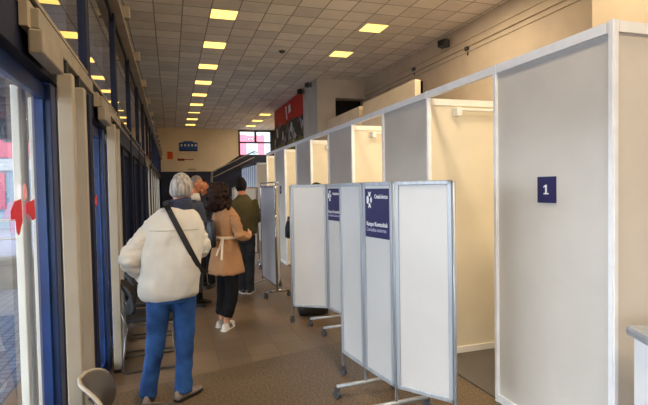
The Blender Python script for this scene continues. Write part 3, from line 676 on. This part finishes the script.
chair((-.23, 6.02, 0), radians(2), 'black chair farthest along the row behind the cream jacketed man', None)

# ------------------------------------------------------------------ people
def catmull(pts, n=6):
    """pts: tuples of any length, interpolated"""
    out = []
    for i in range(len(pts) - 1):
        p0, p1, p2, p3 = pts[max(i - 1, 0)], pts[i], pts[i + 1], pts[min(i + 2, len(pts) - 1)]
        for k in range(n):
            t = k / n
            out.append(tuple(.5 * (2 * b + (c - a) * t + (2 * a - 5 * b + 4 * c - d) * t * t + (-a + 3 * b - 3 * c + d) * t ** 3) for a, b, c, d in zip(p0, p1, p2, p3)))
    out.append(tuple(pts[-1])); return out
def limb(mb, pts, n=16, sub=6):
    c = catmull(pts, sub); mb.tube([p[:3] for p in c], [p[3] for p in c], n)
def torso(mb, rings, n=28, sub=4, ex=2.4):
    """rings: (cx, cy, z, rx, ry)"""
    c = catmull(rings, sub); R = []
    for cx, cy, z, rx, ry in c:
        r = []
        for k in range(n):
            a = 2 * pi * k / n; ca, sa = cos(a), sin(a)
            r.append((cx + rx * (abs(ca) ** (2 / ex)) * (1 if ca >= 0 else -1), cy + ry * (abs(sa) ** (2 / ex)) * (1 if sa >= 0 else -1), z))
        R.append(r)
    mb.rings(R)
def head_fn(sc=1.0, hair=None):
    def f(u):
        x, y, z = u.x * .076, u.y * .096, u.z * .118
        if u.z < 0: x *= 1 - .26 * (-u.z) ** 1.6; y += .012 * (-u.z)
        if u.z < -.2 and u.y < 0: y *= 1 - .28 * (-u.z - .2)
        if u.y > .55: y *= .965
        return x * sc, y * sc, z * sc
    return f
def hand(mb, w, d, nrm, side, curl=.5):
    """w wrist, d direction, nrm palm normal (fingers curl towards it), side: thumb direction"""
    w, d, nrm, side = Vector(w), Vector(d).normalized(), Vector(nrm).normalized(), Vector(side).normalized()
    rings = []
    for s, hw, th in ((-.01, .026, .02), (.02, .034, .017), (.055, .041, .015), (.088, .040, .012)):
        c = w + d * s; rings.append([c + side * hw * cos(2 * pi * k / 14) + nrm * th * sin(2 * pi * k / 14) for k in range(14)])
    mb.rings(rings)
    for i, ln in enumerate((.072, .080, .074, .058)):
        p = w + d * .082 + side * (.030 - .020 * i); pts = [p - d * .012, p]; a = curl * .35
        for seg in (.44, .32, .24):
            dd = d * cos(a) + nrm * sin(a); p = p + dd * ln * seg; pts.append(p); a += curl * .75
        mb.tube(pts, [.0095, .0095, .009, .0082, .0066], 8)
    p = w + d * .022 + side * .026; d1 = (d * .65 + side * .6 + nrm * .35 * curl).normalized(); d2 = (d * .85 + side * .2 + nrm * .5 * curl).normalized()
    mb.tube([p - side * .012, p + d1 * .028, p + d1 * .045 + d2 * .014, p + d1 * .045 + d2 * .04], [.013, .012, .0105, .008], 8)
def person(name, label, loc, rz, sp):
    t = thing('person', label, 'person', loc, rz)
    b = MB(); J = sp
    hc = Vector(J['head']); hr = Matrix.Rotation(J.get('hyaw', 0), 3, 'Z') @ Matrix.Rotation(J.get('hpitch', 0), 3, 'X') @ Matrix.Rotation(J.get('hroll', 0), 3, 'Y'); hs = J.get('hs', 1.0)
    # skin body: one continuous surface
    b.ell(hc, None, hr, 4, head_fn(hs))
    for c, r in (((0, .098, -.018), (.013, .020, .026)), ((0, .106, -.03), (.016, .014, .012)), ((.075, -.008, -.008), (.012, .022, .034)), ((-.075, -.008, -.008), (.012, .022, .034)),
                 ((0, .084, .03), (.05, .014, .012)), ((0, .078, -.098), (.03, .022, .022)), ((.042, .07, -.03), (.024, .022, .022)), ((-.042, .07, -.03), (.024, .022, .022))):
        b.ell(hc + hr @ (Vector(c) * hs), tuple(v * hs for v in r), hr, 2)
    nk = Vector(J['neck'])
    hb = hc + hr @ (Vector((0, -.02, -.06)) * hs)
    limb(b, [(nk.x, nk.y, nk.z - .08, .07), (nk.x, nk.y, nk.z, .058), (hb.x, hb.y, hb.z, .055)])
    torso(b, J['torso'])
    for s in ('L', 'R'):
        sh, el, wr = J['sh' + s], J['el' + s], J['wr' + s]
        limb(b, [(*sh, .055), (*[(p + q) / 2 for p, q in zip(sh, el)], .048), (*el, .040), (*[(p * .6 + q * .4) for p, q in zip(el, wr)], .040), (*wr, .026)])
        hd = J.get('hand' + s) or (Vector(wr) - Vector(el), (0.4 if s == 'L' else -.4, .3, .2), (0, .6, .6), .6)
        d = Vector(hd[0]).normalized(); nn = Vector(hd[1]); nn = (nn - d * nn.dot(d)).normalized(); sd = Vector(hd[2]); sd = (sd - d * sd.dot(d) - nn * sd.dot(nn)).normalized()
        hand(b, wr, d, nn, sd, hd[3])
        hp, kn, an = J['hp' + s], J['kn' + s], J['an' + s]
        limb(b, [(*hp, .085), (*[(p + q) / 2 for p, q in zip(hp, kn)], .068), (*kn, .050), (*[(p * .65 + q * .35) for p, q in zip(kn, an)], .050), (*an, .036)])
        tx, ty = J['toe' + s]; b.ell((an[0] + tx * .02, an[1] + ty * .02, .055), (.026, .026, .03), sub=2); b.tube([(an[0] - tx * .02, an[1] - ty * .02, .05), (an[0] + tx * .06, an[1] + ty * .06, .042), (an[0] + tx * .13, an[1] + ty * .13, .03)], [.026, .022, .010], 10)
    b.remesh(.0085, 3).build('body', M[J['skin']], t, True)
    # face
    for sg in (-1, 1):
        e = MB(); e.ell(hc + hr @ (Vector((sg * .031, .080, .004)) * hs), (.0125 * hs,) * 3, None, 2); e.mi = 1; e.ell(hc + hr @ (Vector((sg * .031, .0885, .004)) * hs), (.0062 * hs,) * 3, None, 2)
        e.build('eye', [M['eye'], M['iris']], t, True)
        br = MB(); br.tube([hc + hr @ (Vector((sg * x, y, z)) * hs) for x, y, z in ((.014, .097, .026), (.032, .094, .032), (.052, .078, .026))], [.004, .005, .003], 6); br.build('eyebrow', M[J['hair']], t, True)
    lp = MB()
    lp.tube([hc + hr @ (Vector((x, y, z)) * hs) for x, y, z in ((-.026, .086, -.060), (0, .1, -.057), (.026, .086, -.060))], [.003, .007, .003], 8); lp.build('lips', M['lips'], t, True)
    # hair
    J['hairfn'](hc, hr, hs, t)
    # upper garment
    g = MB(); torso(g, J['coat']); sleeves = []
    for s in ('L', 'R'):
        sh, el, wr = J['sh' + s], J['el' + s], J['wr' + s]; r0, r1, r2q = J.get('sleeve', (.082, .066, .05))
        c = J.get('cuff', 1.0); w2 = [p + (q - p) * c for p, q in zip(el, wr)]
        g_s = MB(); limb(g_s, [(*[a * .85 + bq * .15 for a, bq in zip(sh, nk)], r0), (*[(p * .7 + q * .3) for p, q in zip(sh, el)], r0 * .96), (*[(p * .25 + q * .75) for p, q in zip(sh, el)], r1 * 1.08), (*el, r1 * 1.04), (*[(p + q) / 2 for p, q in zip(el, w2)], r1), (*w2, r2q)])
        gs = MB(); gs.bm.free(); gs.bm = g_s.bm
        gs.remesh(.010, 3).wrinkle(.013, 12, (.6, .6, 1.9), 5).wrinkle(.004, 24, (1, 1, 1), 9)
        sleeves.append(gs)
    g.remesh(.011, J.get('csm', 4)).wrinkle(J.get('wr_amp', .010), 5.5, (1.0, 1.0, .75), len(name)).wrinkle(.004, 16, (1, 1, .8), 3)
    if J.get('pleats'): g.wrinkle(.012, 17, (1, 1, .12), 4)
    g.build(J['coat_name'], M[J['coat_m']], t, True)
    for gs in sleeves: gs.build('sleeve', M[J['coat_m']], t, True)
    # legs
    g = MB(); torso(g, J['waist'])
    for s in ('L', 'R'):
        hp, kn, an = J['hp' + s], J['kn' + s], J['an' + s]; r0, r1, r2q, r3 = J.get('leg', (.098, .078, .072, .066))
        e = J.get('leg_end', .06)
        lo = [an[0], an[1], e]
        limb(g, [(*hp, r0), (*[(p + q) / 2 for p, q in zip(hp, kn)], (r0 + r1) / 2), (*kn, r1), (*[(p + q) / 2 for p, q in zip(kn, an)], r2q), (*lo, r3)])
    g.remesh(.011, 3).wrinkle(.006, 9, (1, 1, 1.4), 7)
    g.build(J['leg_name'], M[J['leg_m']], t, True)
    # shoes
    for s in ('L', 'R'):
        an = J['an' + s]; tx, ty = J['toe' + s]; L = sqrt(tx * tx + ty * ty); tx, ty = tx / L, ty / L; d = Vector((tx, ty, 0)); n = Vector((-ty, tx, 0)); k = J.get('ss', 1.0)
        up, so = [], []
        prof = ((-.085, .018, .075), (-.075, .032, .088), (-.02, .037, .092), (.03, .040, .085), (.09, .046, .062), (.14, .046, .048), (.18, .034, .040), (.198, .014, .03))
        for u, w, hh in prof:
            c = Vector((an[0], an[1], 0)) + d * u * k
            up.append([c + n * w * k * cos(a) * (1 if sin(a) < .3 else .82) + Vector((0, 0, .022 + (hh - .022) * k * max(0, sin(a)))) for a in [pi * q / 9 for q in range(10)]])
            so.append([c + n * sg * (w + .004) * k + Vector((0, 0, z)) for sg, z in ((-1, .003), (-1, .026), (1, .026), (1, .003))])
        sh_ = MB().rings(up).build('shoe', M[J['shoe_m']], t, True)
        MB().rings(so).build('sole', M[J['sole_m']], sh_, False, .004)
        if J.get('stripes'):
            sm = MB()
            for sg in (-1, 1):
                for q in range(3):
                    u = .02 + q * .028
                    sm.prism([Vector((an[0], an[1], 0)) + d * (u + du) * k + n * sg * (.043 - zz * .16) + Vector((0, 0, .022 + zz)) for du, zz in ((0, .004), (.013, .004), (-.004, .05), (-.017, .05))], n * sg * .003)
            sm.build('side_stripes', M['black'], sh_)
    return t
def cap(m, thick=1.07, line=.15, back=-.55, nz=0.0, name='hair', side=.0):
    """short hair: a shell over the skull, sunk below the skin outside the hairline"""
    def f(hc, hr, hs, t):
        g = MB(); base = head_fn(hs)
        def fn(u):
            q = Vector(base(u))
            a = (u.z - line) if u.y > .25 else (u.z - (line + (back - line) * min(1, (.25 - u.y) / .75)))
            if u.y > .25: a -= (u.y - .25) * .45
            k = max(0, min(1, a / .18 + .5))
            s = .93 + (thick - .93) * k
            q = q * s
            if nz: q += u * nz * k * (noise.noise(u * 5) + .6 * noise.noise(u * 11))
            return q
        g.ell(hc, None, hr, 5, fn); g.build(name, m, t, True)
    return f
def curls(m):
    def f(hc, hr, hs, t):
        g = MB(); rnd = random.Random(8)
        g.ell(hc + Vector((0, -.03, .005)), (.122, .122, .128), hr, 4)
        g.ell(hc + Vector((0, -.06, -.11)), (.155, .10, .11), hr, 4)
        for q in range(90):
            a, z = rnd.uniform(0, 2 * pi), rnd.uniform(-.17, .11)
            if sin(a) > .2 and z < .04: continue
            r = .118 if z > -.02 else .145
            zz = max(0, 1 - (z / .135) ** 2) ** .5 if z > 0 else 1
            g.ell(hc + hr @ Vector((r * cos(a) * zz * 1.0, -.035 + r * sin(a) * zz * .85, z)), (.026, .026, .03), None, 2)
        g.remesh(.008, 2).wrinkle(.010, 22, (1, 1, .8), 2); g.build('curly_hair', m, t, True)
    return f

# -- man in the cream jacket (authored in his own frame, facing +Y)
man = person('man', 'grey haired man in cream jacket and blue jeans seen from behind', (-.09, 3.92, 0), 0, dict(
    head=(.172, .03, 1.648), hyaw=-.18, hs=1.08, neck=(.150, .005, 1.52), skin='skin',
    torso=[(.075, 0, .86, .15, .10), (.075, 0, .98, .15, .10), (.09, 0, 1.12, .145, .10), (.11, 0, 1.28, .165, .11), (.125, 0, 1.42, .16, .10), (.14, 0, 1.49, .09, .07)],
    shL=(-.045, 0, 1.375), elL=(-.225, -.03, 1.13), wrL=(-.118, .10, .965), handL=((.5, .55, -.5), (.5, -.3, .2), (.3, .6, .4), .5),
    shR=(.265, .0, 1.36), elR=(.305, .04, 1.19), wrR=(.28, .27, 1.14), handR=((-.3, .9, .1), (-.8, 0, 0), (0, 0, 1), .7),
    hpL=(-.015, 0, .86), knL=(-.055, .02, .45), anL=(-.125, -.02, .09), toeL=(.12, 1.0),
    hpR=(.165, 0, .86), knR=(.165, .03, .45), anR=(.142, -.02, .09), toeR=(.62, .62),
    hair='hair_grey', hairfn=cap(M['hair_grey'], 1.09, .28, -.42, .004),
    coat=[(.062, 0, .800, .185, .13), (.065, 0, .835, .218, .152), (.068, 0, .90, .228, .16), (.08, -.005, 1.02, .228, .165), (.09, -.01, 1.16, .222, .165), (.105, -.01, 1.30, .222, .155), (.112, -.005, 1.40, .212, .135), (.125, 0, 1.48, .150, .10), (.14, 0, 1.515, .075, .07)],
    sleeve=(.076, .078, .062), coat_name='jacket', coat_m='jacket', wr_amp=.021,
    waist=[(.075, 0, .78, .165, .115), (.075, 0, .88, .17, .12), (.075, 0, .95, .16, .11)],
    leg=(.100, .074, .066, .070), leg_end=.055, leg_name='jeans', leg_m='jeans', shoe_m='shoe_g', sole_m='shoe_b'))
# collar, hem band and yoke seam belong to the jacket
jk = [c for c in man.children if c.name.startswith('jacket')][0]
cl = MB(); R = []
for z, r in ((1.455, .112), (1.51, .104), (1.575, .094), (1.585, .078), (1.5, .07)):
    R.append([(.146 + r * cos(a) * 1.02, .012 + r * sin(a) * .95, z + .012 * cos(a - .2)) for a in [2 * pi * k / 24 for k in range(24)]])
cl.rings(R); cl.build('collar', M['navy_cl'], man, True)
def on_back(mb_pts, y=-.19): return mb_pts
# crossbody bag: strap over the back, bag at the right hip
def back_y(x, z):
    """approximate back surface of the man's jacket (own frame)"""
    o = jk; best = None
    hit = o.ray_cast(Vector((x, -1, z)), Vector((0, 1, 0)))
    return hit[1].y if hit[0] else -.1
bag = thing('crossbody_bag', 'black crossbody bag whose strap crosses the cream jacket', 'bag', (-.09, 3.92, 0))
bpy.context.view_layer.update()
sp_ = []
for q in range(15):
    u = q / 14; x, z = .055 + u * (.292 - .055), 1.535 - u * (1.535 - 1.03); sp_.append((x, back_y(x, z) - .006, z))
sp_ = [(.06, .06, 1.56), (.045, .0, 1.565)] + sp_ + [(.345, -.02, .985), (.35, .10, .965), (.30, .21, .95)]
sm_ = MB(); rr = []
dv = Vector((.66, 0, .36)).normalized()
for p in sp_:
    p = Vector(p); rr.append([p - dv * .021, p + dv * .021, p + dv * .021 + Vector((0, -.005, 0)), p - dv * .021 + Vector((0, -.005, 0))])
sm_.rings(rr).build('strap', M['strap'], bag)
MB().box(.10, .33, .20, .26, .78, .98).build('pouch', M['bagblk'], bag, bevel=.02)
ysm = MB(); pts = []
for q in range(15):
    x = -.075 + q * .36 / 14; pts.append((x, back_y(x, 1.345) - .0015, 1.345))
ysm.tube(pts, .0035, 6).build('yoke_seam', mat('seam_shadow', (176, 168, 152), .8, var=.03), man)

# -- woman in the camel coat, heading right and away
woman = person('woman', 'woman with dark curly hair in camel coat and black trousers', (.60, 5.71, 0), radians(-55), dict(
    head=(-.052, -.024, 1.60), hyaw=.3, hs=.97, neck=(-.01, .0, 1.46), skin='skin',
    torso=[(0, 0, .82, .15, .10), (0, 0, .95, .145, .095), (0, 0, 1.08, .12, .085), (0, 0, 1.22, .145, .10), (0, 0, 1.35, .15, .09), (0, 0, 1.43, .07, .06)],
    shL=(-.145, 0, 1.325), elL=(-.21, .02, 1.09), wrL=(-.15, .22, 1.05), handL=((.4, .9, .1), (.8, 0, 0), (0, 0, 1), .7),
    shR=(.145, 0, 1.325), elR=(.215, .03, 1.10), wrR=(.14, .23, 1.09), handR=((-.4, .9, .1), (-.8, 0, 0), (0, 0, 1), .7),
    hpL=(-.08, 0, .84), knL=(-.085, .02, .45), anL=(-.10, -.0, .09), toeL=(-.1, 1.0),
    hpR=(.08, 0, .84), knR=(.075, .01, .45), anR=(.05, -.07, .09), toeR=(-.40, .85),
    hair='hair_dk', hairfn=curls(M['hair_dk']),
    coat=[(0, 0, .66, .195, .19), (0, 0, .70, .20, .195), (0, 0, .85, .178, .165), (0, 0, .98, .155, .135), (0, 0, 1.07, .132, .11), (0, 0, 1.10, .130, .108), (0, 0, 1.20, .155, .125), (0, 0, 1.32, .165, .115), (0, 0, 1.40, .12, .085), (0, 0, 1.45, .065, .06)],
    sleeve=(.066, .060, .052), coat_name='coat', coat_m='coat', wr_amp=.010, cuff=.92,
    waist=[(0, 0, .78, .15, .11), (0, 0, .9, .15, .11)], leg=(.088, .078, .078, .076), leg_end=.16, leg_name='trousers', leg_m='trousers', shoe_m='shoe_w', sole_m='shoe_w', stripes=True, pleats=True))
bl_ = MB(); R = []
for z, r in ((1.065, 1.0), (1.068, 1.05), (1.098, 1.05), (1.10, 1.0)): R.append([(.142 * r * cos(a), .120 * r * sin(a), z) for a in [2 * pi * k / 28 for k in range(28)]])
bl_.rings(R); bl_.build('coat_belt', M['belt'], woman, True)
tb = MB()
for (dx, dz) in ((-.05, -.20), (.035, -.24)): tb.prism([(.075, -.125, 1.085), (.10, -.12, 1.085), (.10 + dx, -.175, 1.085 + dz), (.075 + dx, -.18, 1.085 + dz)], (0, .006, 0))
tb.build('belt_tie', M['belt'], woman)
hb_ = thing('shoulder_bag', 'black shoulder bag on the back of the woman in camel coat', 'bag', (.60, 5.71, 0), radians(-55))
MB().rings([[(-.02 + .07 * cos(a) * w, -.195 + .042 * sin(a) * w, z) for a in [2 * pi * k / 16 for k in range(16)]] for z, w in ((.98, .7), (1.0, 1.0), (1.16, 1.0), (1.27, .8), (1.30, .4))]).build('pouch', M['bagblk'], hb_, True)
MB().tube([(-.02, -.20, 1.27), (-.05, -.16, 1.36), (-.09, -.06, 1.455), (-.12, .08, 1.42), (-.16, .13, 1.30)], .012, 8, .5).build('strap', M['strap'], hb_, True)

# -- man in the olive jacket
person('green', 'dark haired man in olive jacket and charcoal trousers, seen from behind', (1.07, 7.54, 0), radians(-8), dict(
    head=(-.02, .03, 1.695), hyaw=0, hs=1.07, neck=(-.01, 0, 1.56), skin='skin_lit',
    torso=[(.03, 0, .88, .15, .10), (.03, 0, 1.0, .15, .10), (.02, 0, 1.15, .145, .10), (.01, 0, 1.3, .16, .11), (0, 0, 1.44, .16, .10), (0, 0, 1.52, .08, .07)],
    shL=(-.17, 0, 1.44), elL=(-.21, .06, 1.17), wrL=(-.10, .27, 1.12), handL=((.5, .8, .1), (.6, 0, .2), (0, 0, 1), .6),
    shR=(.17, 0, 1.44), elR=(.215, .05, 1.17), wrR=(.14, .26, 1.10), handR=((-.5, .8, .1), (-.6, 0, .2), (0, 0, 1), .6),
    hpL=(-.05, 0, .89), knL=(-.035, .02, .48), anL=(-.03, 0, .09), toeL=(-.25, 1),
    hpR=(.10, 0, .89), knR=(.095, .01, .48), anR=(.085, -.04, .09), toeR=(.3, 1),
    hair='hair_bk', hairfn=cap(M['hair_bk'], 1.12, .22, -.95, .006),
    coat=[(.035, 0, .93, .16, .12), (.035, 0, .96, .185, .135), (.03, 0, 1.06, .195, .145), (.02, 0, 1.2, .195, .145), (.01, 0, 1.34, .195, .14), (0, 0, 1.43, .18, .12), (0, 0, 1.51, .11, .085), (0, 0, 1.56, .07, .065)],
    sleeve=(.078, .068, .056), coat_name='jacket', coat_m='olive', cuff=.9,
    waist=[(.03, 0, .80, .145, .11), (.03, 0, .93, .155, .115)], leg=(.09, .074, .068, .064), leg_end=.06, leg_name='trousers', leg_m='charcoal', shoe_m='shoe_b', sole_m='sole_w'))

BASE = dict(
    neck=(0, 0, 1.54), torso=[(0, 0, .88, .15, .10), (0, 0, 1.0, .15, .10), (0, 0, 1.15, .145, .10), (0, 0, 1.3, .16, .11), (0, 0, 1.43, .16, .10), (0, 0, 1.5, .08, .07)],
    shL=(-.17, 0, 1.43), elL=(-.21, .05, 1.16), wrL=(-.12, .25, 1.06), shR=(.17, 0, 1.43), elR=(.21, .05, 1.16), wrR=(.12, .25, 1.06),
    hpL=(-.085, 0, .88), knL=(-.09, .02, .47), anL=(-.09, -.01, .09), toeL=(-.2, 1), hpR=(.085, 0, .88), knR=(.09, .02, .47), anR=(.09, -.01, .09), toeR=(.2, 1),
    coat=[(0, 0, .90, .17, .125), (0, 0, .94, .185, .135), (0, 0, 1.06, .19, .14), (0, 0, 1.2, .19, .14), (0, 0, 1.33, .19, .135), (0, 0, 1.42, .18, .12), (0, 0, 1.5, .10, .085), (0, 0, 1.545, .07, .068)],
    waist=[(0, 0, .80, .15, .11), (0, 0, .93, .155, .115)], coat_name='jacket', leg_name='trousers', shoe_m='shoe_b', sole_m='shoe_b', head=(0, .02, 1.69), skin='skin_lit', cuff=.92)
pa = person('first', 'greying man with pale collar and dark blue jacket facing right', (.305, 7.05, 0), radians(-112), dict(BASE, head=(-.02, .04, 1.728), hyaw=.25, hair='hair_sp', hairfn=cap(M['hair_sp'], 1.05, .42, -.5, .003), coat_m='bluejkt', leg_m='trousers'))
MB().rings([[(r * cos(a), r * sin(a), z) for a in [2 * pi * k / 20 for k in range(20)]] for z, r in ((1.49, .10), (1.555, .088), (1.60, .080), (1.59, .07), (1.5, .07))]).build('collar', M['edge'], pa, True)
person('second', 'man in dark clothes facing the queue, farthest of the group', (.545, 8.30, 0), radians(140), dict(BASE, head=(-.01, .04, 1.70), hyaw=.2, hair='hair_bk', hairfn=cap(M['hair_bk'], 1.05, .5, -.5, .003), coat_m='darkjkt', leg_m='trousers'))
person('hidden', 'dark haired person standing mostly hidden behind the second folding screen', (1.875, 6.12, 0), radians(92), dict(BASE, head=(0, .02, 1.585), neck=(0, 0, 1.45),
    torso=[(0, 0, .85, .14, .10), (0, 0, 1.1, .13, .10), (0, 0, 1.3, .14, .10), (0, 0, 1.36, .14, .09), (0, 0, 1.41, .07, .06)], shL=(-.15, 0, 1.33), elL=(-.19, .04, 1.08), wrL=(-.12, .24, 1.0), shR=(.15, 0, 1.33), elR=(.19, .08, 1.08), wrR=(.10, .28, 1.24), handR=((-.05, 1, .1), (0, 0, -1), (-1, 0, 0), 1.0),
    coat=[(0, 0, .7, .19, .15), (0, 0, .8, .19, .15), (0, 0, 1.0, .175, .14), (0, 0, 1.2, .17, .13), (0, 0, 1.33, .16, .11), (0, 0, 1.40, .10, .08), (0, 0, 1.44, .065, .06)], coat_name='coat', hair='hair_bk', hairfn=cap(M['hair_bk'], 1.10, .25, -.9, .006), coat_m='darkjkt', leg_m='trousers', toeL=(-.3, 1), toeR=(.1, 1)))
db = thing('duffel_bag', 'black bag on the floor behind the second folding screen', 'bag', (1.70, 5.86, 0))
MB().rings([[(x, .075 * s_ * cos(a), .10 + .095 * s_ * sin(a)) for a in [2 * pi * k / 18 for k in range(18)]] for x, s_ in ((-.19, .55), (-.18, .9), (-.12, 1.0), (.12, 1.0), (.18, .9), (.19, .55))]).build('bag_body', M['bagblk'], db, True)
MB().tube([(-.08, -.03, .19), (-.06, -.02, .235), (.06, -.02, .235), (.08, -.03, .19)], .009, 8).build('handle', M['strap'], db, True)
hg = thing('handbag', 'dark handbag just left of the second folding screen', 'bag', (1.485, 6.19, .14))
MB().rings([[(.055 * w * cos(a), .09 * w * sin(a), z) for a in [2 * pi * k / 16 for k in range(16)]] for z, w in ((.84, .6), (.86, 1.0), (.98, .95), (1.06, .6), (1.08, .3))]).build('pouch', M['bagblk'], hg, True)
MB().tube([(0, -.04, 1.05), (0, -.03, 1.12), (0, .03, 1.12), (0, .04, 1.05)], .012, 8).build('handle', M['bagblk'], hg, True)

# ------------------------------------------------------------------ light
w = bpy.data.worlds.new('sky'); S.world = w; w.use_nodes = True
nt = w.node_tree; bg = nt.nodes['Background']; bg.inputs['Color'].default_value = (.90, .95, 1.0, 1); bg.inputs['Strength'].default_value = 8.0
S.view_settings.view_transform = 'Standard'; S.view_settings.look = 'None'; S.view_settings.exposure = 0.1; S.view_settings.gamma = 1.0
S.cycles.max_bounces = 8; S.cycles.diffuse_bounces = 5; S.cycles.transparent_max_bounces = 12; S.cycles.sample_clamp_indirect = 6
S.cycles.use_denoising = True
